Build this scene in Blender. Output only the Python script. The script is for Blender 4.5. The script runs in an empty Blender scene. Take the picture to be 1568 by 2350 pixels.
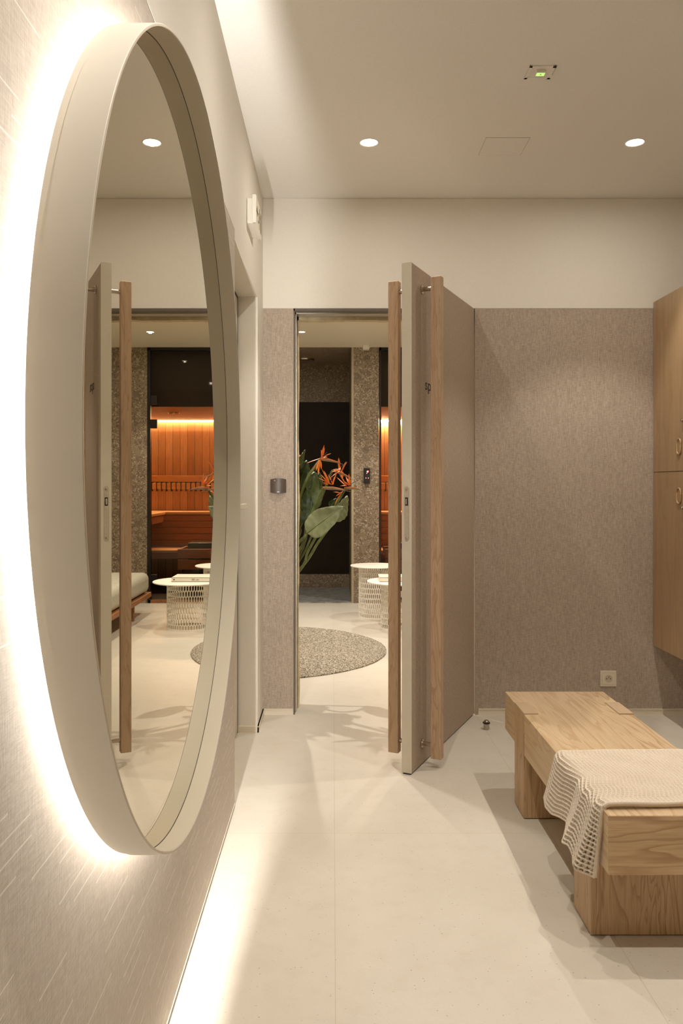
import bpy, bmesh, math, random
import numpy as np
from mathutils import Vector, Matrix, noise as mnoise
random.seed(7)
S = bpy.context.scene
COL = S.collection
PI = math.pi
HCAM = 1.19; FPX = 1832.0

# ------------------------------------------------------------------ camera, world, exposure, lights
cam = bpy.data.cameras.new('camera'); co = bpy.data.objects.new('camera', cam); COL.objects.link(co)
cam.sensor_fit = 'VERTICAL'; cam.sensor_height = 36.0; cam.sensor_width = 24.0
cam.lens = 36.0 * FPX / 2350.0
cam.shift_x = 20.0 / 2350.0; cam.shift_y = -63.0 / 2350.0
cam.clip_start = 0.02
co.location = (0, 0, HCAM); co.rotation_euler = (PI/2, 0, 0)
S.camera = co
w = bpy.data.worlds.new('world'); S.world = w; w.use_nodes = True
w.node_tree.nodes['Background'].inputs[0].default_value = (0.9, 0.8, 0.65, 1)
w.node_tree.nodes['Background'].inputs[1].default_value = 0.02
S.view_settings.view_transform = 'Standard'; S.view_settings.look = 'None'
S.view_settings.exposure = -0.1; S.view_settings.gamma = 1.0; S.view_settings.use_curve_mapping = False
try:
    S.cycles.max_bounces = 10; S.cycles.diffuse_bounces = 6; S.cycles.glossy_bounces = 6; S.cycles.transparent_max_bounces = 12
    S.cycles.use_denoising = True
    S.cycles.caustics_reflective = False; S.cycles.caustics_refractive = False
    S.cycles.sample_clamp_indirect = 6.0
except Exception: pass

WARM = (1.0, 0.915, 0.815)
ROOM_W = 3.9; ROOM_BEAM = 42.0; SPA_W = 5.0; SPA_BEAM = 64.0          # downlight powers
HALO = 490.0                          # glow strip behind the mirror
SAUNA_LED = 330.0
Z_CEIL = 2.673; Z_SPA = 2.567
ROOM_LIGHTS = [(0.157, 3.46), (1.31, 3.46), (0.157, 2.29), (1.31, 2.29), (0.157, 1.10), (1.31, 1.10), (1.31, -0.1)]
SPA_LIGHTS = [(-0.283, 7.2), (1.02, 7.2), (-0.283, 5.3), (1.02, 5.3), (-1.6, 6.2), (2.3, 6.2)]
def lamp(x, y, z, power, size=0.024, spread=178, color=WARM):
    l = bpy.data.lights.new('downlight_lamp', 'AREA'); l.shape = 'DISK'; l.size = size
    l.energy = power; l.color = color; l.spread = math.radians(spread)
    o = bpy.data.objects.new('downlight_lamp', l); COL.objects.link(o); o.location = (x, y, z); return o
def beam(x, y, z, power, cone=82, color=WARM, radius=0.010):
    l = bpy.data.lights.new('downlight_beam', 'SPOT'); l.energy = power; l.color = color; l.shadow_soft_size = radius
    l.spot_size = math.radians(cone); l.spot_blend = 0.42
    o = bpy.data.objects.new('downlight_beam', l); COL.objects.link(o); o.location = (x, y, z); return o
for x, y in ROOM_LIGHTS: lamp(x, y, Z_CEIL - 0.012, ROOM_W); beam(x, y, Z_CEIL - 0.02, ROOM_BEAM)
for x, y in SPA_LIGHTS: lamp(x, y, Z_SPA - 0.012, SPA_W); beam(x, y, Z_SPA - 0.02, SPA_BEAM * (2.0 if (x < -0.2 and y < 6 and x > -1) else 0.9), 100)

# ------------------------------------------------------------------ helpers
def P(px, py, Y):
    return Vector(((px - 764.0) * Y / FPX, Y, HCAM - (py - 1112.0) * Y / FPX))

def tag(o, label=None, cat=None, group=None, kind=None):
    if label: o['label'] = label
    if cat: o['category'] = cat
    if group: o['group'] = group
    if kind: o['kind'] = kind
    return o

WORLD = {}
def empty(name, loc, rz=0.0):
    o = bpy.data.objects.new(name, None); COL.objects.link(o); o.empty_display_size = 0.05
    o.location = loc; o.rotation_euler = (0, 0, rz)
    WORLD[o.name] = Matrix.Translation(Vector(loc)) @ Matrix.Rotation(rz, 4, 'Z')
    return o

class MB:
    def __init__(s): s.v = []; s.f = []; s.sm = []
    def add(s, vs, fs, smooth=False):
        n = len(s.v); s.v += [tuple(v) for v in vs]
        s.f += [tuple(i + n for i in f) for f in fs]; s.sm += [smooth] * len(fs); return s
    def box(s, x0, x1, y0, y1, z0, z1):
        v = [(x, y, z) for x in (x0, x1) for y in (y0, y1) for z in (z0, z1)]
        return s.add(v, [(0,1,3,2),(4,6,7,5),(0,4,5,1),(2,3,7,6),(0,2,6,4),(1,5,7,3)])
    def prism(s, pts, a0, a1, axis='z', smooth=False):
        def mk(p, a):
            return {'z': (p[0], p[1], a), 'y': (p[0], a, p[1]), 'x': (a, p[0], p[1])}[axis]
        n = len(pts); v = [mk(p, a0) for p in pts] + [mk(p, a1) for p in pts]
        s.add(v, [tuple(range(n))[::-1], tuple(range(n, 2*n))])
        s.f += [tuple(i + len(s.v) - 2*n for i in (k, (k+1) % n, (k+1) % n + n, k + n)) for k in range(n)]
        s.sm += [smooth] * n; return s
    def tube(s, pts, r, seg=10, caps=True, flat=1.0):
        pts = [Vector(p) for p in pts]; n = len(pts)
        rs = r if hasattr(r, '__len__') else [r] * n
        base = len(s.v); up = Vector((0, 0, 1)); prev = None
        for i, p in enumerate(pts):
            t = (pts[min(i+1, n-1)] - pts[max(i-1, 0)]).normalized()
            if prev is None:
                a = t.cross(up);
                if a.length < 1e-3: a = t.cross(Vector((1, 0, 0)))
            else: a = prev - t * prev.dot(t)
            a.normalize(); prev = a; b = t.cross(a)
            for k in range(seg):
                q = 2*PI*k/seg
                s.v.append(tuple(p + a*math.cos(q)*rs[i] + b*math.sin(q)*rs[i]*flat))
        for i in range(n-1):
            for k in range(seg):
                s.f.append((base+i*seg+k, base+i*seg+(k+1) % seg, base+(i+1)*seg+(k+1) % seg, base+(i+1)*seg+k)); s.sm.append(True)
        if caps:
            s.f.append(tuple(base+k for k in range(seg))[::-1]); s.f.append(tuple(base+(n-1)*seg+k for k in range(seg))); s.sm += [False]*2
        return s
    def lathe(s, prof, c=(0,0,0), axis='z', seg=48, smooth=True, closed=False):
        base = len(s.v); m = len(prof); c = Vector(c)
        for k in range(seg):
            q = 2*PI*k/seg; cq, sq = math.cos(q), math.sin(q)
            for r, h in prof:
                v = {'z': (r*cq, r*sq, h), 'x': (h, r*cq, r*sq), 'y': (r*cq, h, r*sq)}[axis]
                s.v.append(tuple(c + Vector(v)))
        for k in range(seg):
            for j in range(m if closed else m-1):
                j2 = (j+1) % m; k2 = (k+1) % seg
                s.f.append((base+k*m+j, base+k2*m+j, base+k2*m+j2, base+k*m+j2)); s.sm.append(smooth)
        return s
    def build(s, name, mat, parent=None, bevel=0.0, seg=2, smooth=False, autos=False):
        me = bpy.data.meshes.new(name); vs = s.v
        if parent is not None:
            inv = WORLD[parent.name].inverted() if parent.name in WORLD else Matrix()
            vs = [tuple(inv @ Vector(v)) for v in vs]
        me.from_pydata(vs, [], s.f); me.polygons.foreach_set('use_smooth', [bool(x or smooth) for x in s.sm])
        bm = bmesh.new(); bm.from_mesh(me)
        bmesh.ops.remove_doubles(bm, verts=bm.verts, dist=1e-6)
        bmesh.ops.recalc_face_normals(bm, faces=bm.faces)
        for e in bm.edges:
            if len(e.link_faces) == 2 and e.calc_face_angle(0) > 0.6: e.smooth = False
        bm.to_mesh(me); bm.free()
        me.materials.append(mat)
        o = bpy.data.objects.new(name, me); COL.objects.link(o)
        if parent is not None:
            o.parent = parent; WORLD[o.name] = WORLD.get(parent.name, Matrix())
        if bevel:
            b = o.modifiers.new('bevel', 'BEVEL'); b.width = bevel; b.segments = seg; b.limit_method = 'ANGLE'; b.angle_limit = math.radians(40)
        return o
def box(x0, x1, y0, y1, z0, z1): return MB().box(x0, x1, y0, y1, z0, z1)
def struct(o, label=None): o['kind'] = 'structure'; (label and tag(o, label)); return o

def text_mesh(name, body, size, mat, M, parent=None, sx=1.0, ext=0.0004):
    cu = bpy.data.curves.new(name, 'FONT'); cu.body = body; cu.size = size; cu.extrude = ext
    cu.resolution_u = 4
    t = bpy.data.objects.new(name + '_tmp', cu); COL.objects.link(t)
    dg = bpy.context.evaluated_depsgraph_get(); me = bpy.data.meshes.new_from_object(t.evaluated_get(dg))
    bpy.data.objects.remove(t)
    me.transform(M @ Matrix.Diagonal((sx, 1, 1, 1)))
    me.materials.clear(); me.materials.append(mat)
    o = bpy.data.objects.new(name, me); COL.objects.link(o)
    if parent is not None: o.parent = parent
    return o

# ------------------------------------------------------------------ materials
class NT:
    def __init__(s, name):
        s.m = bpy.data.materials.new(name); s.m.use_nodes = True; s.t = s.m.node_tree; s.n = s.t.nodes; s.b = s.n['Principled BSDF']
    def N(s, typ, **kw):
        n = s.n.new(typ)
        for k, v in kw.items():
            if k.startswith('i_'): n.inputs[k[2:].replace('_', ' ')].default_value = v
            else: setattr(n, k, v)
        return n
    def L(s, a, b): s.t.links.new(a, b)
    def coord(s, scale=(1,1,1), rot=(0,0,0), kind='Object'):
        t = s.N('ShaderNodeTexCoord'); m = s.N('ShaderNodeMapping'); m.inputs['Scale'].default_value = scale; m.inputs['Rotation'].default_value = rot
        s.L(t.outputs[kind], m.inputs['Vector']); return m.outputs['Vector']
    def noise(s, vec, scale, detail=4, rough=0.55, dist=0.0):
        n = s.N('ShaderNodeTexNoise'); n.inputs['Scale'].default_value = scale; n.inputs['Detail'].default_value = detail
        n.inputs['Roughness'].default_value = rough; n.inputs['Distortion'].default_value = dist; s.L(vec, n.inputs['Vector']); return n.outputs['Fac']
    def math(s, op, a, b=None, c=None, clamp=False):
        n = s.N('ShaderNodeMath', operation=op); n.use_clamp = clamp
        for i, x in enumerate((a, b, c)):
            if x is None: continue
            if isinstance(x, (int, float)): n.inputs[i].default_value = x
            else: s.L(x, n.inputs[i])
        return n.outputs[0]
    def ramp(s, fac, stops, interp='LINEAR'):
        n = s.N('ShaderNodeValToRGB'); n.color_ramp.interpolation = interp; e = n.color_ramp.elements
        while len(e) < len(stops): e.new(0.5)
        for k, (p, c) in enumerate(stops):
            e[k].position = p; c = (c, c, c) if isinstance(c, (int, float)) else c; e[k].color = (*c, 1)
        s.L(fac, n.inputs['Fac']); return n.outputs['Color']
    def mix(s, fac, a, b, mode='MIX'):
        n = s.N('ShaderNodeMix', data_type='RGBA', blend_type=mode)
        if isinstance(fac, (int, float)): n.inputs[0].default_value = fac
        else: s.L(fac, n.inputs[0])
        for i, x in ((6, a), (7, b)):
            if isinstance(x, tuple): n.inputs[i].default_value = (*x, 1)
            else: s.L(x, n.inputs[i])
        return n.outputs[2]
    def sep(s, vec):
        n = s.N('ShaderNodeSeparateXYZ'); s.L(vec, n.inputs[0]); return n.outputs
    def bump(s, h, strength=0.2, dist=0.002):
        n = s.N('ShaderNodeBump'); n.inputs['Strength'].default_value = strength; n.inputs['Distance'].default_value = dist
        s.L(h, n.inputs['Height']); s.L(n.outputs[0], s.b.inputs['Normal'])
    def set(s, color=None, rough=None, metal=None, spec=None):
        if color is not None:
            if isinstance(color, tuple): s.b.inputs['Base Color'].default_value = (*color, 1)
            else: s.L(color, s.b.inputs['Base Color'])
        if rough is not None:
            if isinstance(rough, (int, float)): s.b.inputs['Roughness'].default_value = rough
            else: s.L(rough, s.b.inputs['Roughness'])
        if metal is not None: s.b.inputs['Metallic'].default_value = metal
        if spec is not None: s.b.inputs['Specular IOR Level'].default_value = spec
        return s.m

def m_plain(name, c, rough=0.5, metal=0.0, spec=0.5, var=0.05, scale=30):
    t = NT(name); v = t.coord(); n = t.noise(v, scale, 3)
    c2 = tuple(min(1, x*(1+var)) for x in c); c1 = tuple(x*(1-var) for x in c)
    return t.set(t.ramp(n, [(0.3, c1), (0.7, c2)]), rough, metal, spec)
def m_emit(name, c, st):
    t = NT(name); t.b.inputs['Emission Color'].default_value = (*c, 1); t.b.inputs['Emission Strength'].default_value = st
    t.set((0.8, 0.8, 0.8), 0.5); return t.m
def m_fabric(name, a, b, streak=False):
    t = NT(name); v = t.coord()
    h = t.noise(t.coord((1, 1, 9)), 38, 3, 0.65); g = t.noise(t.coord((9, 9, 1)), 38, 3, 0.65)
    f = t.noise(v, 380, 2, 0.6); big = t.noise(v, 3.5, 3)
    s1 = t.math('ADD', t.math('MULTIPLY', h, 0.46), t.math('MULTIPLY', g, 0.46)); s2 = t.math('ADD', s1, t.math('MULTIPLY', f, 0.10))
    col = t.ramp(s2, [(0.40, a), (0.66, b)])
    col = t.mix(t.math('MULTIPLY', big, 0.18), col, tuple(x*0.8 for x in a))
    if streak:
        o = t.sep(v); row = t.math('MULTIPLY', o[2], 1/0.027); ri = t.math('FLOOR', row); rf = t.math('FRACT', row)
        wn = t.N('ShaderNodeTexWhiteNoise', noise_dimensions='1D'); t.L(ri, wn.inputs['W'])
        off = t.math('MULTIPLY', wn.outputs['Value'], 7.3)
        q = t.math('ADD', t.math('MULTIPLY', o[1], 1/0.33), off); qi = t.math('FLOOR', q); qf = t.math('FRACT', q)
        wn2 = t.N('ShaderNodeTexWhiteNoise', noise_dimensions='2D'); cx = t.N('ShaderNodeCombineXYZ'); t.L(ri, cx.inputs[0]); t.L(qi, cx.inputs[1]); t.L(cx.outputs[0], wn2.inputs['Vector'])
        r2 = wn2.outputs['Value']
        on = t.math('LESS_THAN', qf, t.math('MULTIPLY_ADD', r2, 0.45, 0.12)); keep = t.math('GREATER_THAN', r2, 0.35)
        thin = t.math('LESS_THAN', t.math('ABSOLUTE', t.math('SUBTRACT', rf, 0.5)), 0.045)
        msk = t.math('MULTIPLY', t.math('MULTIPLY', on, thin), keep)
        msk = t.math('MULTIPLY', msk, 0.5)
        col = t.mix(msk, col, (0.86, 0.82, 0.75))
    t.bump(s2, 0.25, 0.0008)
    return t.set(col, 0.85, 0, 0.2)
def m_oak(name, light, dark, grain='x', ring=9.0, rs=1.0, rough=0.42, line=0.55, spec=0.4):
    t = NT(name)
    L = {'x': (0.12, 1, 1), 'y': (1, 0.12, 1), 'z': (1, 1, 0.12)}[grain]
    Lf = {'x': (0.03, 1, 1), 'y': (1, 0.03, 1), 'z': (1, 1, 0.03)}[grain]
    wv = t.noise(t.coord(tuple(k*6 for k in L)), 1.0*rs, 3, 0.5, 0.6)
    ringv = t.math('FRACT', t.math('MULTIPLY', wv, ring))
    lines = t.ramp(ringv, [(0.0, 0.0), (0.6, 0.12), (0.92, 1.0), (1.0, 0.0)])
    fine = t.noise(t.coord(Lf), 260, 4, 0.7); mid = t.noise(t.coord(L), 20, 3)
    base = t.ramp(mid, [(0.3, tuple(x*0.9 for x in light)), (0.7, light)])
    ls = t.math('MULTIPLY', lines, line)
    ls = t.math('MULTIPLY', ls, t.math('MULTIPLY_ADD', t.noise(t.coord(L), 7, 2), 1.1, 0.15, clamp=True))
    c = t.mix(ls, base, dark)
    c = t.mix(t.ramp(fine, [(0.42, 0.0), (0.72, 0.5)]), c, dark)
    t.bump(fine, 0.12, 0.0006)
    return t.set(c, rough, 0, spec)
def m_floor():
    t = NT('limestone_floor'); v = t.coord()
    big = t.noise(v, 1.6, 5, 0.6); mid = t.noise(v, 14, 5, 0.65)
    c = t.ramp(big, [(0.3, (0.58, 0.53, 0.445)), (0.7, (0.66, 0.615, 0.53))])
    c = t.mix(t.ramp(mid, [(0.52, 0.0), (0.72, 0.22)]), c, (0.50, 0.43, 0.32))
    vo = t.N('ShaderNodeTexVoronoi'); vo.inputs['Scale'].default_value = 62; vo.inputs['Randomness'].default_value = 1; t.L(t.coord((1, 1.6, 1)), vo.inputs['Vector'])
    wn = t.sep(vo.outputs['Color'])
    sp = t.math('MULTIPLY', t.math('LESS_THAN', vo.outputs['Distance'], t.math('MULTIPLY', wn[0], 0.18)), t.math('GREATER_THAN', wn[1], 0.62))
    c = t.mix(t.math('MULTIPLY', sp, 0.38), c, (0.30, 0.23, 0.15))
    sp2 = t.math('MULTIPLY', t.math('LESS_THAN', vo.outputs['Distance'], 0.10), t.math('GREATER_THAN', wn[2], 0.975))
    c = t.mix(t.math('MULTIPLY', sp2, 0.75), c, (0.12, 0.09, 0.06))
    fv = t.noise(t.coord((1, 2.5, 1)), 120, 3, 0.7)
    c = t.mix(t.ramp(fv, [(0.56, 0.0), (0.75, 0.3)]), c, (0.40, 0.33, 0.24))
    o = t.sep(v)
    jx = t.math('ABSOLUTE', t.math('SUBTRACT', t.math('FRACT', t.math('MULTIPLY_ADD', o[0], 1/0.735, 0.5-0.006/0.735)), 0.5))
    jy = t.math('ABSOLUTE', t.math('SUBTRACT', t.math('FRACT', t.math('MULTIPLY_ADD', o[1], 1/1.47, 0.5-2.725/1.47)), 0.5))
    j = t.math('MAXIMUM', t.math('LESS_THAN', jx, 0.0013/0.735), t.math('LESS_THAN', jy, 0.0013/1.47))
    c = t.mix(t.math('MULTIPLY', j, 0.6), c, (0.50, 0.42, 0.30))
    t.bump(mid, 0.05, 0.001)
    return t.set(c, t.math('MULTIPLY_ADD', mid, 0.2, 0.34), 0, 0.35)
def m_terrazzo():
    t = NT('terrazzo'); v = t.coord(); wv = t.N('ShaderNodeVectorMath', operation='ADD')
    nz = t.N('ShaderNodeTexNoise'); nz.inputs['Scale'].default_value = 22; nz.inputs['Detail'].default_value = 4; t.L(v, nz.inputs['Vector'])
    sc = t.N('ShaderNodeVectorMath', operation='SCALE'); sc.inputs['Scale'].default_value = 0.03; t.L(nz.outputs['Color'], sc.inputs[0])
    t.L(v, wv.inputs[0]); t.L(sc.outputs[0], wv.inputs[1])
    def vor(s):
        n = t.N('ShaderNodeTexVoronoi'); n.inputs['Scale'].default_value = s; t.L(wv.outputs[0], n.inputs['Vector']); return n
    a, b, c = vor(95), vor(34), vor(11)
    ca = t.sep(a.outputs['Color'])[0]; cb = t.sep(b.outputs['Color']); cc = t.sep(c.outputs['Color'])
    col = t.ramp(ca, [(0.0, (0.08, 0.05, 0.028)), (0.35, (0.18, 0.128, 0.078)), (0.7, (0.29, 0.222, 0.148)), (1.0, (0.60, 0.52, 0.40))])
    mb = t.math('MULTIPLY', t.math('LESS_THAN', b.outputs['Distance'], t.math('MULTIPLY', cb[1], 0.75)), t.math('GREATER_THAN', cb[0], 0.55))
    col = t.mix(t.math('MULTIPLY', mb, 0.8), col, t.ramp(cb[2], [(0.0, (0.05, 0.03, 0.018)), (0.6, (0.16, 0.11, 0.065)), (1.0, (0.42, 0.34, 0.24))]))
    mc = t.math('MULTIPLY', t.math('LESS_THAN', c.outputs['Distance'], t.math('MULTIPLY', cc[1], 0.85)), t.math('GREATER_THAN', cc[0], 0.5))
    col = t.mix(t.math('MULTIPLY', mc, 0.75), col, t.ramp(cc[2], [(0.0, (0.06, 0.04, 0.025)), (1.0, (0.33, 0.26, 0.18))]))
    fn = t.noise(v, 160, 3, 0.7); col = t.mix(0.45, col, t.ramp(fn, [(0.36, (0.09, 0.058, 0.034)), (0.66, (0.42, 0.335, 0.24))]))
    return t.set(col, 0.35, 0, 0.4)
def m_boards(name, a, b, width, axis=0, rough=0.5, vert=True):
    """timber boards; the seams run along z (vert) or along the other axis"""
    t = NT(name); v = t.coord(); o = t.sep(v)
    q = t.math('MULTIPLY', o[axis], 1/width); qi = t.math('FLOOR', q); qf = t.math('FRACT', q)
    wn = t.N('ShaderNodeTexWhiteNoise', noise_dimensions='1D'); t.L(qi, wn.inputs['W'])
    sc = (1, 1, 0.05) if vert else (0.05, 1, 1)
    g = t.noise(t.coord(sc), 90, 4, 0.7)
    c = t.ramp(wn.outputs['Value'], [(0.0, a), (1.0, b)])
    c = t.mix(t.ramp(g, [(0.4, 0.0), (0.75, 0.6)]), c, tuple(x*0.5 for x in a))
    e = t.math('LESS_THAN', qf, 0.05)
    c = t.mix(t.math('MULTIPLY', e, 0.85), c, (0.02, 0.008, 0.003))
    return t.set(c, rough, 0, 0.3)
def m_marble():
    t = NT('grey_marble'); n = t.noise(t.coord((1, 5, 1)), 9, 6, 0.7, 1.2)
    return t.set(t.ramp(n, [(0.3, (0.10, 0.105, 0.10)), (0.5, (0.24, 0.25, 0.24)), (0.65, (0.42, 0.43, 0.41)), (0.8, (0.2, 0.2, 0.19))]), 0.25)
def m_rug():
    t = NT('braided_rug'); v = t.coord(); n = t.noise(v, 170, 3, 0.6); n2 = t.noise(v, 60, 2)
    s = t.math('ADD', t.math('MULTIPLY', n, 0.7), t.math('MULTIPLY', n2, 0.3))
    c = t.ramp(s, [(0.36, (0.06, 0.05, 0.037)), (0.46, (0.22, 0.185, 0.135)), (0.53, (0.50, 0.44, 0.34)), (0.64, (0.78, 0.71, 0.58))])
    t.bump(s, 1.0, 0.01); return t.set(c, 0.95, 0, 0.1)
def m_glass(name, tint=(1,1,1), gloss=0.08, mixf=0.10):
    t = NT(name); out = t.n['Material Output']; tr = t.N('ShaderNodeBsdfTransparent'); tr.inputs[0].default_value = (*tint, 1)
    gl = t.N('ShaderNodeBsdfGlossy'); gl.inputs['Roughness'].default_value = gloss; mx = t.N('ShaderNodeMixShader')
    fr = t.N('ShaderNodeFresnel'); fr.inputs['IOR'].default_value = 1.36; t.L(fr.outputs[0], mx.inputs[0])
    t.L(tr.outputs[0], mx.inputs[1]); t.L(gl.outputs[0], mx.inputs[2]); t.L(mx.outputs[0], out.inputs['Surface']); return t.m
def m_leaf(name, a, b, rough=0.4):
    t = NT(name); n = t.noise(t.coord(), 25, 4); f = t.noise(t.coord(), 140, 2)
    c = t.ramp(n, [(0.3, a), (0.7, b)]); t.bump(f, 0.15, 0.001)
    t.b.inputs['Transmission Weight'].default_value = 0.0
    return t.set(c, rough, 0, 0.4)

M = dict(
 fabric=m_fabric('linen_wallcovering', (0.335, 0.270, 0.212), (0.57, 0.485, 0.405)),
 fabric_streak=m_fabric('linen_wallcovering_dashes', (0.47, 0.41, 0.345), (0.635, 0.57, 0.495), True),
 door_fabric=m_fabric('door_linen', (0.36, 0.285, 0.215), (0.52, 0.425, 0.335)),
 paint=m_plain('cream_paint', (0.78, 0.745, 0.67), 0.75, 0, 0.2, 0.015, 90),
 ceil=m_plain('ceiling_paint', (0.82, 0.80, 0.755), 0.8, 0, 0.2, 0.02, 120),
 spa_paint=m_plain('spa_paint', (0.78, 0.72, 0.58), 0.75, 0, 0.2, 0.02, 60),
 rough_stone=m_plain('rough_plaster', (0.62, 0.52, 0.33), 0.9, 0, 0.1, 0.18, 25),
 skirt=m_plain('skirting_lacquer', (0.74, 0.67, 0.54), 0.35, 0, 0.5, 0.02),
 alu=m_plain('brushed_aluminium', (0.62, 0.58, 0.50), 0.35, 0.8, 0.5, 0.05, 80),
 steel=m_plain('brushed_steel', (0.50, 0.42, 0.34), 0.25, 1.0, 0.5, 0.05, 120),
 darkgap=m_plain('gasket_and_gap_shade', (0.05, 0.035, 0.025), 0.6),
 greygap=m_plain('gap_shade_and_sign_print', (0.12, 0.10, 0.075), 0.5),
 door_edge=m_plain('door_edge_laminate', (0.64, 0.59, 0.49), 0.5, 0, 0.3, 0.02),
 frame=m_plain('satin_cream_metal', (0.74, 0.71, 0.635), 0.35, 0, 0.5, 0.01),
 corner=m_plain('stone_corner_profile', (0.40, 0.33, 0.21), 0.6),
 reveal=m_plain('reveal_light_tint', (0.76, 0.68, 0.52), 0.45, 0, 0.3, 0.01),  # yellower copy of the frame colour, tinted for the light inside the rim
 rim=m_plain('rim_line', (0.50, 0.42, 0.32), 0.4, 0, 0.5, 0.02),
 black=m_plain('black_plastic', (0.012, 0.010, 0.009), 0.3, 0, 0.5, 0.1),
 reader=m_plain('reader_plastic', (0.085, 0.06, 0.045), 0.42, 0, 0.6, 0.1),
 ink=m_plain('dark_lettering', (0.03, 0.024, 0.018), 0.6),
 white=m_plain('white_plastic', (0.80, 0.76, 0.68), 0.4, 0, 0.5, 0.01),
 pale=m_plain('socket_plastic', (0.70, 0.63, 0.50), 0.4, 0, 0.5, 0.01),
 socket_hole=m_plain('socket_well', (0.56, 0.48, 0.35), 0.5, 0, 0.5, 0.01),
 whitemetal=m_plain('white_powder_coat', (0.84, 0.80, 0.72), 0.45, 0, 0.5, 0.01),
 floor=m_floor(), terrazzo=m_terrazzo(), marble=m_marble(), rug=m_rug(),
 oak_y=m_oak('oak_lengthwise', (0.60, 0.455, 0.285), (0.38, 0.235, 0.115), 'y', 11, 1.3, 0.42, 0.95),
 oak_x=m_oak('oak_endboard', (0.55, 0.39, 0.225), (0.30, 0.16, 0.07), 'x', 10, 1.2, 0.42, 1.0),
 oak_z=m_oak('oak_upright', (0.55, 0.39, 0.225), (0.27, 0.145, 0.065), 'z', 11, 2.0, 0.42, 0.9),
 oak_pale=m_oak('oak_end_grain_block', (0.52, 0.39, 0.25), (0.40, 0.27, 0.15), 'y', 6, 2.0, 0.5, 0.3),
 locker=m_oak('oak_veneer', (0.44, 0.305, 0.17), (0.29, 0.17, 0.08), 'z', 7, 0.9, 0.38, 0.45),
 bar=m_oak('limed_oak', (0.56, 0.405, 0.265), (0.32, 0.19, 0.10), 'z', 9, 3.5, 0.5, 0.9),
 sauna=m_boards('sauna_boards', (0.42, 0.19, 0.078), (0.60, 0.32, 0.15), 0.093, 0),
 sauna_dark=m_boards('sauna_bulkhead_shade', (0.02, 0.008, 0.003), (0.032, 0.014, 0.005), 0.12, 0),  # darkened timber; the missing light over the bulkhead is put into the colour
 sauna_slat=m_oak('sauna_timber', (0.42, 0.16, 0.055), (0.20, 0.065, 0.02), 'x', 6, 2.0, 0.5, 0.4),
 sauna_light=m_oak('sauna_pale_timber', (0.78, 0.45, 0.19), (0.45, 0.19, 0.06), 'x', 6, 2.0, 0.5, 0.3),
 panel_dark=m_plain('dark_bronze_panel', (0.016, 0.009, 0.0035), 0.45, 0, 0.2, 0.3, 4),
 blanket=m_plain('cotton_yarn', (0.66, 0.575, 0.465), 0.9, 0, 0.15, 0.06, 260),
 cushion=m_fabric('cushion_cloth', (0.42, 0.40, 0.32), (0.58, 0.55, 0.45)),
 book=m_plain('book_paper', (0.74, 0.68, 0.56), 0.6, 0, 0.3, 0.02),
 teak=m_oak('teak', (0.36, 0.15, 0.055), (0.16, 0.055, 0.02), 'y', 6, 2.0),
 leaf_dark=m_leaf('leaf_dark', (0.020, 0.038, 0.012), (0.05, 0.085, 0.028)),
 leaf_mid=m_leaf('leaf_mid', (0.055, 0.085, 0.025), (0.115, 0.15, 0.05)),
 leaf_pale=m_leaf('leaf_pale', (0.20, 0.235, 0.115), (0.32, 0.35, 0.20), 0.5),
 stalk=m_leaf('stalk', (0.07, 0.10, 0.025), (0.15, 0.19, 0.06)),
 bract=m_leaf('bract', (0.16, 0.14, 0.07), (0.36, 0.20, 0.11)),
 petal=m_leaf('petal', (0.75, 0.17, 0.025), (0.90, 0.30, 0.06), 0.5),
 tongue=m_leaf('tongue', (0.02, 0.03, 0.09), (0.05, 0.06, 0.18)),
 pot=m_plain('stone_pot', (0.5, 0.44, 0.34), 0.8),
 sauna_glass=m_glass('sauna_glass', (0.88, 0.84, 0.78), 0.02),
 lens=m_emit('lamp_disc', (1, 0.92, 0.78), 14.0),
 halo=m_emit('glow_strip', (1.0, 0.965, 0.92), HALO),
 sauna_led=m_emit('sauna_strip', (1.0, 0.74, 0.44), SAUNA_LED),
 red_led=m_emit('red_led', (1.0, 0.04, 0.05), 4.0),
 green_led=m_emit('green_lamp', (0.45, 1.0, 0.15), 0.9),
)
_t = NT('silvered_glass'); _t.set((0.69, 0.66, 0.56), 0.0, 1.0); M['mirror'] = _t.m

# ------------------------------------------------------------------ setting: dressing room
X_L = -0.362; Y_B = 4.13; X_R = 2.15; Y_R = -1.7
struct(box(X_L-0.6, X_R+0.1, Y_R-0.1, 11.0, -0.12, 0.0).build('floor', M['floor']), 'pale speckled limestone floor running on into the room beyond')
struct(box(X_L-0.6, X_R+0.1, Y_R-0.1, 4.25, Z_CEIL, Z_CEIL+0.1).build('ceiling', M['ceil']), 'smooth beige painted ceiling of the near room')
# left wall: painted body, linen covering, shadow groove at its foot
ZF = 2.13
wl = MB().box(X_L-0.22, X_L-0.003, Y_R, 2.945, 0.0, Z_CEIL).box(X_L-0.22, X_L-0.003, 2.945, 3.84, 2.093, Z_CEIL).box(X_L-0.22, X_L-0.003, 3.84, 4.25, 0, Z_CEIL)
wl = struct(wl.build('wall_left', M['paint']), 'painted left wall above and around the linen covering')
MB().box(X_L-0.003, X_L, Y_R, 2.945, 0.014, ZF-0.002).build('wall_covering', M['fabric_streak'], wl)
MB().box(X_L-0.003, X_L, Y_R, 2.945, ZF+0.002, Z_CEIL).box(X_L-0.003, X_L, 2.945, 3.84, 2.093, Z_CEIL).box(X_L-0.003, X_L, 3.84, Y_B, 2.10, Z_CEIL).build('upper_board', M['paint'], wl)
MB().box(X_L-0.003, X_L, 3.84, Y_B, 0.03, 2.10).build('wall_covering', M['paint'], wl)
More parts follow.
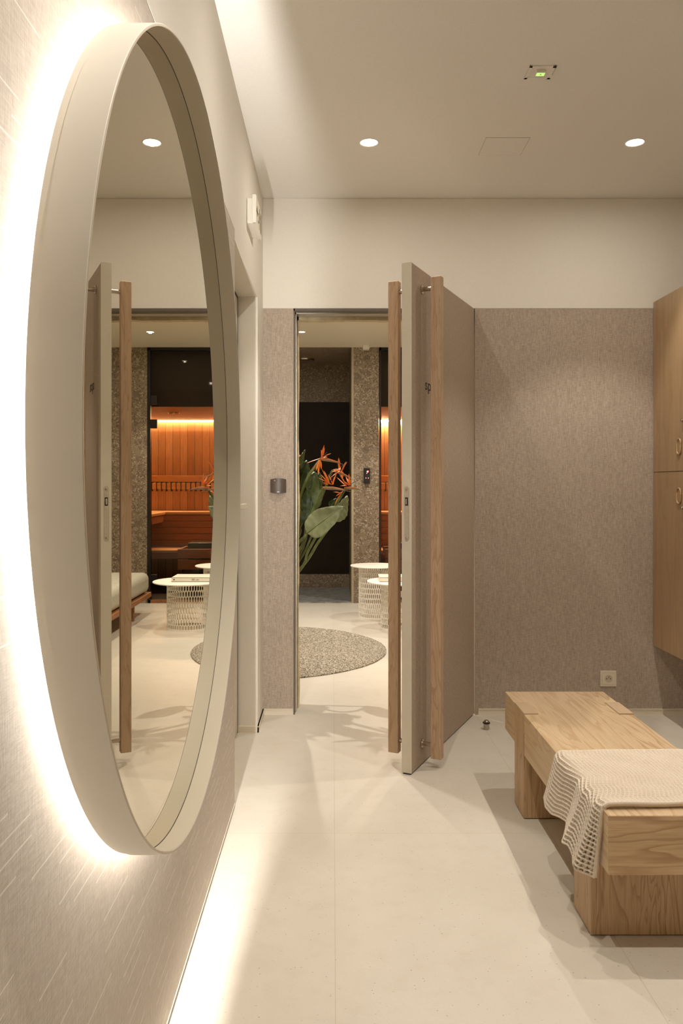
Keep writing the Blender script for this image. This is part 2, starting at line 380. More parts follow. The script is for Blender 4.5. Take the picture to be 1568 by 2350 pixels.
MB().box(X_L-0.001, X_L+0.0015, Y_R, 2.945, 0.012, 0.0165).build('edge_strip', M['skirt'], wl)
struct(box(X_L-0.003, X_L-0.0015, Y_R, 2.945, 0.0, 0.012).build('trim_1', M['darkgap']), 'strip coloured dark for the shade in the groove below the left wall')  # dark colour paints the shade of the gap under the wall panel
struct(MB().box(X_L-0.10, X_L+0.006, 3.828, 3.84, 0, 0.03).box(X_L, X_L+0.006, 3.828, Y_B, 0, 0.03).box(X_L, X_L+0.0075, 3.8275, Y_B, 0.027, 0.030).build('baseboard_left', M['skirt']), 'cream skirting around the left door jamb')
# recessed side door in the left wall
d2 = box(X_L-0.135, X_L-0.095, 2.955, 3.825, 0.006, 2.08).build('door_2', M['door_edge'])
struct(d2, 'recessed beige side door in the left wall')
MB().box(X_L-0.14, X_L-0.0935, 3.824, 3.834, 0, 2.09).box(X_L-0.14, X_L-0.0935, 2.95, 3.834, 2.08, 2.09).build('door_gasket', M['darkgap'], d2)
hb = MB().tube([(X_L-0.095, 3.70, 1.09), (X_L-0.045, 3.70, 1.09)], 0.009, 12)
hb.box(X_L-0.055, X_L-0.038, 3.575, 3.712, 1.078, 1.102)
hb.build('door_handle', M['white'], d2, 0.003)
# back wall
wb = MB().box(X_L, -0.201, Y_B+0.003, 4.25, 0, Z_CEIL).box(0.742, X_R+0.1, Y_B+0.003, 4.25, 0, Z_CEIL).box(-0.201, 0.742, Y_B+0.003, 4.25, 2.098, Z_CEIL)
wb = struct(wb.build('wall_back', M['paint']), 'back wall, painted cream above and linen covered below, with the doorway')
MB().box(X_L, -0.203, Y_B, Y_B+0.003, 0.03, 2.10).box(0.748, X_R, Y_B, Y_B+0.003, 0.03, 2.10).build('wall_covering', M['fabric'], wb)
MB().box(X_L, X_R, Y_B, Y_B+0.003, 2.102, Z_CEIL-0.004).build('upper_board', M['paint'], wb)
MB().box(X_L+0.006, -0.2055, Y_B-0.004, Y_B+0.003, 0, 0.027).box(X_L+0.006, -0.2055, Y_B-0.006, Y_B+0.003, 0.027, 0.031)\
    .box(0.752, X_R, Y_B-0.004, Y_B+0.003, 0, 0.027).box(0.752, X_R, Y_B-0.006, Y_B+0.003, 0.027, 0.031)
struct(MB().box(X_L+0.006, -0.2055, Y_B-0.004, Y_B+0.003, 0, 0.027).box(X_L+0.006, -0.2055, Y_B-0.007, Y_B+0.003, 0.027, 0.031)
    .box(0.752, X_R, Y_B-0.004, Y_B+0.003, 0, 0.027).box(0.752, X_R, Y_B-0.007, Y_B+0.003, 0.027, 0.031).build('baseboard_back', M['skirt']), 'narrow cream skirting along the back wall')
# frame of the doorway: lining coloured dark for the shadow gap, and slim metal liner
tr = MB().box(-0.203, -0.1965, Y_B-0.002, 4.25, 0, 2.10).box(-0.203, 0.742, Y_B-0.002, 4.25, 2.088, 2.10)
tr = struct(tr.build('trim_2', M['greygap']), 'slim doorway lining coloured dark for the shadow gap')
MB().box(-0.1965, -0.1905, Y_B+0.045, 4.25, 0, 2.088).box(-0.1965, 0.742, Y_B+0.045, 4.25, 2.082, 2.088).build('door_stop_strip', M['alu'], tr)
struct(MB().box(0.735, 0.748, Y_B-0.004, 4.25, 0, 2.10).build('trim_3', M['fabric']), 'hinge jamb on the right of the doorway')
# rough plaster cladding on the far side: uneven edge peeping into the doorway
pts = []
for k in range(46):
    z = 2.10*k/45; pts.append((-0.1905 + 0.010 + 0.008*mnoise.noise(Vector((z*3.1, 0, 0))) + 0.004*mnoise.noise(Vector((z*9, 3, 0))), z))
left = [(-0.45, 0)] + pts + [(-0.45, 2.10)]
rs = MB().prism(left, 4.251, 4.30, 'y')
top = []
for k in range(41):
    x = -0.19 + 0.98*k/40; top.append((x, 2.064 + 0.012*mnoise.noise(Vector((x*4.0, 7, 0))) + 0.005*mnoise.noise(Vector((x*12, 9, 0)))))
rs.prism([(-0.45, 2.10)] + [(-0.19, 2.10)] + top[::1] + [(0.79, 2.3), (-0.45, 2.3)], 4.251, 4.30, 'y')
rs.box(0.76, 2.1, 4.251, 4.30, 0, 2.3)
struct(rs.build('trim_4', M['rough_stone']), 'uneven edge of rough plaster cladding around the doorway')
struct(box(X_R, X_R+0.1, Y_R, 4.25, 0, Z_CEIL).build('wall_right', M['fabric']), 'linen covered wall behind the lockers')
struct(box(X_L-0.22, X_R+0.1, Y_R-0.1, Y_R, 0, Z_CEIL).build('wall_rear', M['paint']), 'painted wall behind the camera')
# ceiling access panel
c4 = [P(1115, 315, 3.41), P(1214, 315, 3.41), P(1197, 356, 3.594), P(1100, 356, 3.594)]
ax0, ax1, ay0, ay1 = 0.655, 0.845, 3.41, 3.594
ap = empty('ceiling_hatch', (0.75, 3.5, Z_CEIL)); tag(ap, 'square painted access panel flush in the ceiling between the two downlights', 'access panel')
box(ax0+0.002, ax1-0.002, ay0+0.002, ay1-0.002, Z_CEIL-0.0015, Z_CEIL+0.01).build('hatch', M['ceil'], ap)
MB().box(ax0, ax0+0.0025, ay0, ay1, Z_CEIL-0.001, Z_CEIL+0.01).box(ax1-0.001, ax1, ay0, ay1, Z_CEIL-0.001, Z_CEIL+0.01).box(ax0, ax1, ay0, ay0+0.0012, Z_CEIL-0.001, Z_CEIL+0.01).box(ax0, ax1, ay1-0.0008, ay1, Z_CEIL-0.001, Z_CEIL+0.01).build('seam', M['rim'], ap)

# ------------------------------------------------------------------ setting: spa room and sauna
SX0, SX1 = -2.6, 3.3; YS = 8.01
struct(box(SX0, SX1, 4.25, YS, Z_SPA, Z_SPA+0.1).build('ceiling', M['spa_paint']), 'cream ceiling of the spa room')
struct(MB().box(SX0, X_L-0.6, 4.25, 8.5, -0.12, 0).box(X_R+0.1, SX1, 4.25, 8.5, -0.12, 0).build('floor', M['floor']), 'limestone floor at the sides of the spa room')
struct(box(SX0-0.1, SX0, 4.25, 8.5, 0, Z_SPA).build('wall_west', M['spa_paint']), 'left wall of the spa room')
struct(box(SX1, SX1+0.1, 4.25, 8.5, 0, Z_SPA).build('wall_east', M['spa_paint']), 'right wall of the spa room')
struct(MB().box(SX0, X_L, 4.25, 4.30, 0, Z_SPA).box(X_R, SX1, 4.25, 4.30, 0, Z_SPA).build('wall_front', M['spa_paint']), 'spa side of the dividing wall')
# terrazzo piers and alcove
t1 = MB().box(0.21, 0.463, YS, YS+0.18, 0, Z_SPA).build('wall_north', M['terrazzo']); struct(t1, 'narrow terrazzo pier between the dark alcove and the sauna glass')
box(0.188, 0.21, YS, YS+0.18, 0, Z_SPA).build('corner_profile', M['corner'], t1)
struct(box(1.235, SX1, YS, YS+0.18, 0, Z_SPA).build('wall_north', M['terrazzo']), 'wide terrazzo pier right of the sauna glass')
struct(box(SX0, -0.9, YS, YS+0.18, 0, Z_SPA).build('wall_north', M['terrazzo']), 'terrazzo pier left of the alcove')
al = MB().box(-0.9, 0.21, 9.17, 9.25, 0.0, 0.164).box(-0.9, 0.21, 9.17, 9.25, 2.136, Z_SPA).box(-0.9, 0.21, 9.18, 9.25, 0.1, 2.2)
al.box(-0.95, -0.9, YS+0.18, 9.25, 0, Z_SPA)
al = struct(al.build('wall_alcove', M['terrazzo']), 'terrazzo back of the shower alcove')
box(0.188, 0.24, YS+0.18, 9.25, 0, Z_SPA).build('alcove_side', M['terrazzo'], al)
box(-0.9, 0.21, 9.165, 9.17, 0.164, 2.136).build('dark_panel', M['panel_dark'], al)
struct(box(-0.95, 0.24, YS+0.001, 9.25, Z_SPA, Z_SPA+0.1).build('ceiling', M['terrazzo']), 'terrazzo ceiling of the alcove')
struct(box(-0.9, 0.188, YS+0.005, 9.165, 0.0, 0.012).build('floor', M['marble']), 'grey marble floor of the alcove')
# alcove ceiling speaker
sp = MB().lathe([(0.0, -0.02), (0.09, -0.02), (0.105, -0.012), (0.11, 0)], (-0.31, 8.8, Z_SPA), 'z', 32).build('shower_head', M['steel'])
tag(sp, 'round flat ceiling fitting at the top left of the dark alcove', 'ceiling fitting')
# sensor box on the spa ceiling
ss = empty('sensor_box', (0.35, 7.75, Z_SPA)); tag(ss, 'small white sensor box on the spa ceiling above the terrazzo pier', 'sensor')
cx = P(840, 794, 7.9).x
box(cx-0.03, cx+0.035, 7.86, 7.95, Z_SPA-0.042, Z_SPA).build('body', M['white'], ss, 0.006)
box(cx-0.045, cx+0.05, 7.94, 7.955, Z_SPA-0.012, Z_SPA).build('mounting_plate', M['white'], ss)
# control panel on the pier
cp0 = P(842, 1092, 7.99); cpn = empty('control_panel', (cp0.x, 7.995, cp0.z)); tag(cpn, 'small black control panel with red lights on the terrazzo pier', 'control panel')
box(cp0.x-0.031, cp0.x+0.031, 7.985, 8.01, cp0.z-0.078, cp0.z+0.078).build('housing', M['black'], cpn, 0.003)
for dx, dz, r in ((0.008, 0.042, 0.009), (0.0, 0.025, 0.004), (-0.008, -0.022, 0.0045), (0.016, -0.022, 0.0045), (0.014, 0.046, 0.005)):
    MB().lathe([(0, 0), (r, 0), (r, 0.002)], (cp0.x+dx, 7.984, cp0.z+dz), 'y', 12).build('indicator_light', M['red_led'], cpn)
for dx, dz in ((-0.012, 0.005), (0.012, 0.005), (-0.012, -0.045), (0.012, -0.045)):
    box(cp0.x+dx-0.003, cp0.x+dx+0.003, 7.983, 7.986, cp0.z+dz-0.002, cp0.z+dz+0.002).build('button', M['reader'], cpn)

# sauna glazing
gx0, gx1 = 0.468, 1.225
sg = empty('window_1', (0.85, YS+0.03, 0)); struct(sg, 'black framed sauna glass front')
MB().box(gx0, gx0+0.018, YS+0.0, YS+0.06, 0, Z_SPA).box(gx1-0.02, gx1+0.012, YS, YS+0.06, 0, Z_SPA).box(gx0, gx1, YS, YS+0.06, Z_SPA-0.03, Z_SPA).build('window_frame', M['black'], sg)
box(gx0+0.018, gx1-0.02, YS+0.025, YS+0.033, 0.03, Z_SPA-0.03).build('pane', M['sauna_glass'], sg)
for hz in (2.04, 1.80, 0.24):
    box(gx1-0.085, gx1-0.015, YS+0.012, YS+0.045, hz-0.045, hz+0.045).build('hinge', M['black'], sg, 0.003)
box(gx0, gx1, YS, YS+0.06, 0.0, 0.03).build('threshold', M['teak'], sg)
# sauna shell
QX0, QX1, QY = 0.35, 2.5, 10.1
struct(MB().box(QX0, QX1, QY, QY+0.06, 0, 2.3).build('wall_sauna', M['sauna']), 'warm red timber boarded back wall of the sauna')
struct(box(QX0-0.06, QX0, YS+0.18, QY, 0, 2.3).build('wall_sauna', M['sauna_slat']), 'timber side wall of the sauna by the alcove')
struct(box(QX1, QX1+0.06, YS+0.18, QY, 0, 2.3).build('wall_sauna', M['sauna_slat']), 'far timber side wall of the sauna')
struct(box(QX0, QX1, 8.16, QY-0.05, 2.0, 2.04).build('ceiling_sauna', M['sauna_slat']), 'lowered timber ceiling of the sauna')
struct(box(QX0, QX1, 8.15, 8.18, 1.985, Z_SPA).build('wall_bulkhead', M['sauna_dark']), 'boarded bulkhead above the sauna ceiling, shade put into its colour')
struct(box(QX0, QX1, YS+0.06, QY, 0.0, 0.004).build('floor', M['panel_dark']), 'dark sauna floor')
ls = box(QX0+0.02, QX1-0.02, QY-0.040, QY-0.014, 1.984, 1.999).build('light_strip', M['sauna_led']); tag(ls, 'glowing warm light strip above the sauna back wall', 'light strip')
sl = P(395, 946, 9.0); sx = -(0.627) + (764-395)*8.9/FPX
spn = empty('sauna_spotlight', (sx, 9.0, 2.0)); tag(spn, 'small round spotlight in the lowered timber ceiling of the sauna', 'ceiling light')
MB().lathe([(0.04, -0.002), (0.062, -0.012), (0.066, 0.0)], (sx, 9.0, 2.0), 'z', 24).build('trim_ring', M['steel'], spn)
MB().lathe([(0.0, -0.002), (0.042, -0.002)], (sx, 9.0, 2.0), 'z', 24).build('lamp_lens', M['panel_dark'], spn)
sl_ = bpy.data.lights.new('sauna_spot_lamp', 'SPOT'); sl_.energy = 11.0; sl_.color = (1.0, 0.70, 0.40); sl_.spot_size = math.radians(120); sl_.shadow_soft_size = 0.02
so2 = bpy.data.objects.new('sauna_spot_lamp', sl_); COL.objects.link(so2); so2.location = (sx, 9.0, 1.975)
# backrest rail with black hooks
br = empty('sauna_wall_rail', (1.4, QY, 1.2)); tag(br, 'two long pale timber backrest boards with thin black uprights on the sauna back wall', 'backrest')
box(QX0, QX1, QY-0.06, QY-0.035, 1.225, 1.302).build('backrest_board', M['sauna_light'], br, 0.003)
box(QX0, QX1, QY-0.09, QY-0.065, 1.13, 1.208).build('backrest_board', M['sauna_light'], br, 0.003)
for k in range(33):
    x = 0.42 + k*0.0612; box(x-0.005, x+0.005, QY-0.1, QY-0.03, 1.105, 1.222).build('upright', M['black'], br)
def slat_bench(name, label, x0, x1, y0, y1, ztop, zlow, gap=0.005, h=0.07):
    b = empty(name, ((x0+x1)/2, (y0+y1)/2, 0)); tag(b, label, 'sauna bench')
    n = max(1, int(round((y1-y0)/0.09))); wd = (y1-y0)/n
    for k in range(n):
        box(x0, x1, y0+k*wd, y0+(k+1)*wd-0.006, ztop-0.028, ztop).build('seat_slat', M['sauna_light'], b, 0.003)
    z = ztop-0.036
    while z > zlow+0.02:
        box(x0+0.004, x1-0.004, y0+0.012, y0+0.035, max(zlow, z-h), z).build('front_slat', M['sauna_slat'], b, 0.002)
        z -= h + gap
    for xx in (x0+0.02, x1-0.06):
        box(xx, xx+0.04, y0+0.04, y1-0.02, 0.0 if zlow < 0.5 else 0.40, ztop-0.03).build('support', M['sauna_dark'], b)
    return b
slat_bench('sauna_bench', 'upper timber sauna bench against the back wall', QX0+0.01, QX1-0.01, 9.52, QY-0.01, 0.862, 0.455)
slat_bench('sauna_bench', 'lower timber sauna bench in front of the upper one', QX0+0.01, QX1-0.01, 8.98, 9.50, 0.45, 0.355)
sb = empty('sauna_bench', (1.9, 9.0, 0)); tag(sb, 'short raised side bench meeting the upper sauna bench at its corner', 'sauna bench')
box(1.37, QX1-0.01, 8.72, 9.515, 0.834, 0.862).build('seat_slat', M['sauna_light'], sb, 0.003)
box(1.385, 1.41, 8.73, 9.50, 0.745, 0.826).build('front_slat', M['sauna_slat'], sb, 0.002)
box(1.45, QX1-0.05, 8.75, 8.8, 0.46, 0.83).build('support', M['sauna_dark'], sb)
ht = empty('sauna_heater', (0.82, 8.75, 0)); tag(ht, 'dark low sauna heater box with timber rail in front of the benches', 'sauna heater')
box(0.62, 1.0, 8.60, 8.9, 0.0, 0.36).build('heater_body', M['panel_dark'], ht, 0.01)
MB().box(0.56, 1.03, 8.52, 8.56, 0.40, 0.50).box(0.56, 1.03, 8.52, 8.56, 0.28, 0.385).box(0.56, 1.03, 8.9, 8.95, 0.40, 0.50).box(1.0, 1.03, 8.56, 8.9, 0.46, 0.5).build('guard_rail', M['sauna_slat'], ht, 0.003)
box(0.66, 0.94, 8.62, 8.86, 0.36, 0.56).build('stone_basket', M['black'], ht, 0.01)

# ------------------------------------------------------------------ downlights (fittings)
def downlight(name, x, y, z, r, label, group):
    d = empty(name, (x, y, z)); tag(d, label, 'ceiling light', group)
    MB().lathe([(r*1.0, -0.0015), (r*1.10, -0.003), (r*1.16, 0.0)], (x, y, z), 'z', 40).build('trim_ring', M['ceil'], d)
    MB().lathe([(0.0, -0.001), (r, -0.001)], (x, y, z), 'z', 40).build('lamp_lens', M['lens'], d); return d
labs = ['round recessed ceiling downlight left of the access panel', 'round recessed ceiling downlight right of the access panel']
for i, (x, y) in enumerate(ROOM_LIGHTS):
    lab = labs[i] if i < 2 else 'recessed downlight overhead out of the photo, %s row from the back wall, %s side' % (['', 'second', 'third', 'fourth'][i//2], 'right' if i == 6 else ['left', 'right'][i % 2])
    downlight('downlight', x, y, Z_CEIL, 0.037, lab, 'recessed downlights in the near room')
for i, (x, y) in enumerate(SPA_LIGHTS):
    lab = ['small spa downlight seen through the doorway near its left jamb', 'small spa downlight seen only in the mirror', 'spa downlight above the flowers', 'spa downlight above the rug and day bed', 'spa downlight far left', 'spa downlight far right'][i]
    downlight('downlight', x, y, Z_SPA, 0.032, lab, 'recessed downlights in the spa room')

# ------------------------------------------------------------------ the open door
HX, HY = 0.730, 4.126
ang = math.atan2(-0.9033, -0.429)
door = box(0.0, 0.949, -0.042, 0.0, 0.006, 2.10).build('door_1', M['door_fabric'], None, 0.0015)
door.location = (HX, HY, 0); door.rotation_euler = (0, 0, ang); struct(door, 'open linen faced door with long oak bar handles')
box(0.9489, 0.9505, -0.0425, 0.0005, 0.006, 2.10).build('edge_band', M['door_edge'], door)
MB().box(0.004, 0.949, -0.040, -0.002, 2.0995, 2.1015).build('top_band', M['rim'], door)
box(0.0, 0.949, -0.036, -0.006, 0.0005, 0.006).build('drop_seal', M['black'], door)
def bar_handle(lab, sgn, off):
    y0 = 0.0 if sgn > 0 else -0.042
    yc = y0 + sgn*off; xa = 0.823
    h = box(xa-0.018, xa+0.018, yc-0.0225, yc+0.0225, 0.041, 2.061).build('door_handle', M['bar'], door, 0.0015)
    h['label'] = lab
    for z in (2.016, 0.094):
        MB().tube([(xa, y0+sgn*0.001, z), (xa, yc-sgn*0.022, z)], 0.0095, 16).build('handle_rod', M['steel'], h)
        MB().tube([(xa, y0, z), (xa, y0+sgn*0.004, z)], 0.018, 20).build('rosette', M['steel'], h)
bar_handle('long oak bar handle on the room side', 1, 0.068)
bar_handle('long oak bar handle on the spa side', -1, 0.081)
# lock plate on the edge
lp = empty('tmp', (0, 0, 0)); bpy.data.objects.remove(lp)
def stadium(cy, cz, w_, h_, n=10):
    r = w_/2; p = []
    for k in range(n+1): a = PI*k/n; p.append((cy + r*math.cos(a), cz + h_/2 - r + r*math.sin(a)))
    for k in range(n+1): a = PI + PI*k/n; p.append((cy + r*math.cos(a), cz - h_/2 + r + r*math.sin(a)))
    return p
zc = HCAM - (1179-1112)*3.273/FPX
MB().prism(stadium(-0.021, zc, 0.0215, 0.225), 0.9503, 0.9508, 'x').build('lock_plate_rim', M['rim'], door)
lk = MB().prism(stadium(-0.021, zc, 0.0185, 0.222), 0.9505, 0.9522, 'x').build('lock_plate', M['alu'], door)
lz = HCAM - (1151-1112)*3.273/FPX
box(0.952, 0.9535, -0.0275, -0.0145, lz-0.017, lz+0.017).build('latch_opening', M['black'], lk)
box(0.953, 0.957, -0.0245, -0.0175, lz-0.012, lz+0.012).build('latch_bolt', M['steel'], lk)
for z in (zc+0.1, zc-0.1): MB().lathe([(0, 0.0025), (0.0045, 0.002), (0.005, 0)], (0.9522, -0.021, z), 'x', 14).build('screw', M['steel'], lk)
# lettering
tz = HCAM - (894-1112)*3.43/FPX
MT = Matrix(((-1, 0, 0, 0.781), (0, 0, 1, 0.0006), (0, 1, 0, tz), (0, 0, 0, 1)))
text_mesh('lettering', 'spa', 0.068, M['ink'], MT, door, 1.38)

# ------------------------------------------------------------------ round mirror
MY, MZ, MR = 1.624, 1.263, 0.75
mr = empty('wall_mirror', (X_L, MY, MZ)); tag(mr, 'very large round back-lit wall mirror in a deep cream metal frame', 'mirror')
SEG = 256
MB().lathe([(MR, -0.3265), (MR, -0.2755), (MR-0.001, -0.2745), (MR-0.0040, -0.2745), (MR-0.005, -0.2755), (MR-0.005, -0.3265)], (0, MY, MZ), 'x', SEG, True, True).build('frame', M['frame'], mr)
MB().lathe([(MR-0.0053, -0.2760), (MR-0.0053, -0.3134)], (0, MY, MZ), 'x', SEG, True).build('inner_reveal', M['reveal'], mr)
MB().lathe([(MR-0.0008, -0.2746), (MR-0.0015, -0.2740), (MR-0.0042, -0.2740), (MR-0.0048, -0.2746)], (0, MY, MZ), 'x', SEG).build('front_rim', M['rim'], mr)
MB().lathe([(0.0, -0.3135), (MR-0.0048, -0.3135)], (0, MY, MZ), 'x', SEG, False).build('mirror_glass', M['mirror'], mr)
MB().lathe([(MR-0.0050, -0.3128), (MR-0.0062, -0.3128), (MR-0.0066, -0.3135)], (0, MY, MZ), 'x', SEG).build('glass_seal', M['darkgap'], mr)
MB().lathe([(0.0, -0.3265), (MR-0.002, -0.3265), (MR-0.002, -0.338), (0.0, -0.338)], (0, MY, MZ), 'x', SEG, False).build('back_plate', M['frame'], mr)
MB().lathe([(0.645, -0.338), (0.645, X_L)], (0, MY, MZ), 'x', SEG, False).build('mounting_hub', M['frame'], mr)
MB().lathe([(0.650, -0.3495), (0.650, -0.3605)], (0, MY, MZ), 'x', 128, False).build('glow_strip', M['halo'], mr)

# ------------------------------------------------------------------ exit sign, reader, socket, door stop, emergency light
ex = empty('exit_sign', (X_L, 3.475, 2.35)); tag(ex, 'white boxy exit sign high on the left wall above the recessed door', 'sign')
MB().box(X_L, X_L+0.024, 3.375, 3.578, 2.296, 2.401).build('back_box', M['white'], ex, 0.002)
MB().box(X_L+0.024, X_L+0.040, 3.35, 3.60, 2.292, 2.409).build('front_housing', M['white'], ex, 0.002)
fx = X_L+0.0404
box(fx-0.0005, fx, 3.358, 3.592, 2.299, 2.402).build('sign_face', M['pale'], ex)
g = MB()   # running man, doorway, arrow
g.box(fx, fx+0.0008, 3.545, 3.582, 2.308, 2.394)
g.box(fx, fx+0.0008, 3.37, 3.44, 2.345, 2.357); g.prism([(3.37, 2.351), (3.395, 2.328), (3.395, 2.374)], fx, fx+0.0008, 'x')
hd = [(3.50+0.009*math.cos(2*PI*k/14), 2.388+0.009*math.sin(2*PI*k/14)) for k in range(14)]; g.prism(hd, fx, fx+0.0008, 'x')
for a, b, w_ in (((3.495, 2.376), (3.483, 2.345), 0.007), ((3.483, 2.347), (3.505, 2.33), 0.0045), ((3.505, 2.33), (3.498, 2.306), 0.004), ((3.483, 2.347), (3.468, 2.326), 0.0045), ((3.468, 2.326), (3.445, 2.325), 0.004), ((3.494, 2.372), (3.518, 2.356), 0.0035), ((3.494, 2.372), (3.472, 2.366), 0.0035)):
    d = (Vector(b)-Vector(a)).normalized(); n = Vector((-d.y, d.x))*w_
    g.prism([tuple(Vector(a)+n), tuple(Vector(b)+n), tuple(Vector(b)-n), tuple(Vector(a)-n)], fx, fx+0.0008, 'x')
g.build('running_man_symbol', M['greygap'], ex)
for yy in (3.362, 3.588): MB().lathe([(0, -0.0015), (0.0035, -0.001), (0.0035, 0)], (X_L+0.032, yy, 2.292), 'z', 10).build('screw', M['alu'], ex)

rc = P(639, 1115, Y_B)
rd = empty('access_reader', (rc.x, Y_B, rc.z)); tag(rd, 'square dark card reader with a red light on the wall left of the doorway', 'card reader')
pr = []
hw, hh = 0.0405, 0.0335
for k in range(13): u = -1 + 2*k/12; pr.append((rc.x+hw*u, rc.z+hh+0.005*(1-u*u)))
for k in range(13): u = 1 - 2*k/12; pr.append((rc.x+hw*u, rc.z-hh-0.005*(1-u*u)))
mb = MB(); nn = 13
for i in range(nn):                 # bulged face
    u = -1 + 2*i/(nn-1); yb = Y_B - 0.010 - 0.010*(1-u*u)
    x = rc.x+hw*u; zt = rc.z+hh+0.005*(1-u*u); zb = rc.z-hh-0.005*(1-u*u)
    mb.v += [(x, yb, zt), (x, yb, zb), (x, Y_B, zt), (x, Y_B, zb)]
for i in range(nn-1):
    a = i*4; b = a+4
    mb.f += [(a, b, b+1, a+1), (a, a+2, b+2, b), (a+1, b+1, b+3, a+3)]; mb.sm += [True, False, False]
mb.f += [(0, 1, 3, 2), (4*nn-4, 4*nn-2, 4*nn-1, 4*nn-3)]; mb.sm += [False]*2
mb.build('housing', M['reader'], rd)
lc = P(632, 1103, Y_B)
MB().lathe([(0, -0.0185), (0.0045, -0.0175), (0.005, -0.012)], (lc.x, Y_B, lc.z), 'y', 14).build('indicator_light', M['red_led'], rd)
box(P(637,0,Y_B).x, P(642,0,Y_B).x, Y_B-0.0212, Y_B-0.018, rc.z-0.033, rc.z-0.0295).build('badge', M['white'], rd)
MB().lathe([(0, -0.021), (0.0035, -0.0205), (0.004, -0.015)], (lc.x+0.0105, Y_B, lc.z+0.001), 'y', 12).build('sensor_window', M['black'], rd)

sc_ = P(1395.5, 1556.5, Y_B)
so = empty('wall_socket', (sc_.x, Y_B, sc_.z)); tag(so, 'cream single power socket low on the back wall above the bench end', 'socket')
hs = 0.0415
box(sc_.x-hs, sc_.x+hs, Y_B-0.009, Y_B, sc_.z-hs+0.001, sc_.z+hs-0.001).build('cover_plate', M['pale'], so, 0.0015)
MB().box(sc_.x-0.034, sc_.x+0.034, Y_B-0.0096, Y_B-0.008, sc_.z-0.031, sc_.z+0.031).build('inner_edge', M['rim'], so)
ins = box(sc_.x-0.0325, sc_.x+0.0325, Y_B-0.0108, Y_B-0.008, sc_.z-0.0295, sc_.z+0.0295).build('insert', M['pale'], so)
MB().lathe([(0.0, -0.0112), (0.0175, -0.0112), (0.019, -0.0125), (0.0195, -0.0105)], (sc_.x, Y_B, sc_.z), 'y', 32).build('socket_well', M['socket_hole'], so)
for dx in (-0.0095, 0.0095): MB().lathe([(0, -0.0116), (0.0026, -0.0116), (0.0026, -0.011)], (sc_.x+dx, Y_B, sc_.z), 'y', 12).build('contact_hole', M['black'], so)
MB().tube([(sc_.x, Y_B-0.011, sc_.z+0.009), (sc_.x, Y_B-0.022, sc_.z+0.009)], 0.0022, 8).build('earth_pin', M['steel'], so)
MB().lathe([(0, -0.0116), (0.0015, -0.0116), (0.0015, -0.011)], (sc_.x, Y_B, sc_.z), 'y', 10).build('screw', M['steel'], so)

dsx = (1118-764)*3.865/FPX
ds = empty('door_stop', (dsx, 3.88, 0)); tag(ds, 'small steel door stop with a dark rubber ring standing on the floor', 'door stop')
MB().lathe([(0, 0.0), (0.0135, 0.0), (0.0135, 0.028), (0.0115, 0.030), (0.0115, 0.034), (0.013, 0.036), (0.012, 0.041), (0.007, 0.0455), (0, 0.0465)], (dsx, 3.88, 0), 'z', 28).build('body', M['steel'], ds)
MB().lathe([(0.0115, 0.028), (0.0175, 0.0295), (0.0185, 0.0325), (0.0175, 0.0355), (0.0115, 0.037)], (dsx, 3.88, 0), 'z', 28).build('rubber_ring', M['black'], ds)

em = empty('emergency_light', (0.744, 2.87, Z_CEIL)); tag(em, 'square recessed emergency light with a tiny green lamp in the ceiling', 'emergency light')
ex0, ex1, ey0, ey1 = 0.697, 0.792, 2.822, 2.914
MB().box(ex0, ex0+0.012, ey0, ey1, Z_CEIL-0.004, Z_CEIL).box(ex1-0.012, ex1, ey0, ey1, Z_CEIL-0.004, Z_CEIL).box(ex0, ex1, ey0, ey0+0.012, Z_CEIL-0.004, Z_CEIL).box(ex0, ex1, ey1-0.012, ey1, Z_CEIL-0.004, Z_CEIL).build('bezel', M['ceil'], em, 0.001)
box(ex0+0.012, ex1-0.012, ey0+0.012, ey1-0.012, Z_CEIL-0.001, Z_CEIL+0.001).build('recess_plate', M['white'], em)
box(0.728, 0.762, 2.850, 2.876, Z_CEIL-0.012, Z_CEIL-0.001).build('lens_housing', M['white'], em, 0.002)
lg = box(0.7305, 0.7595, 2.8525, 2.8735, Z_CEIL-0.0128, Z_CEIL-0.0118).build('lamp_lens', M['green_led'], em)
box(0.742, 0.748, 2.859, 2.865, Z_CEIL-0.0135, Z_CEIL-0.0126).build('led_chip', M['white'], em)

# ------------------------------------------------------------------ lockers
def locker(y0, y1, lab, nums):
    XL = 1.655; b = empty('locker', (XL+0.24, (y0+y1)/2, 0.36)); tag(b, lab, 'locker', 'wall-hung oak lockers')
    box(XL+0.019, X_R-0.004, y0+0.001, y1-0.001, 0.362, 2.128).build('carcass', M['locker'], b)
    for k, (z0, z1, hz, nz) in enumerate(((1.2545, 2.13, 1.372, 1.492), (0.36, 1.2515, 1.136, 1.08))):
        d = box(XL, XL+0.018, y0+0.0015, y1-0.0015, z0, z1).build('door', M['locker'], b, 0.001)
        hy = y1 - 0.313
        def ring(w_, h_, rr):
            pts = [(q[0], q[1]) for q in stadium(hy, hz, w_, h_, 8)]
            return [(XL-0.004, p[0], p[1]) for p in pts]
        pp = ring(0.042, 0.074, 0); pp.append(pp[0])
        MB().tube(pp, 0.0036, 8, False).build('handle', M['oak_x'], d)
        MB().prism(stadium(hy, hz, 0.036, 0.068, 8), XL-0.003, XL, 'x').build('finger_plate', M['locker'], d)
        yl = y1 - 0.352
        MB().lathe([(0, -0.014), (0.006, -0.014), (0.0085, -0.011), (0.009, 0)], (XL, yl-0.008, nz), 'x', 18).build('lock', M['steel'], d)
        Mx = Matrix(((0, 0, -1, XL-0.0005), (-1, 0, 0, yl-0.03), (0, 1, 0, nz-0.012), (0, 0, 0, 1)))
        text_mesh('number', nums[k], 0.035, M['ink'], Mx, d)
    return b
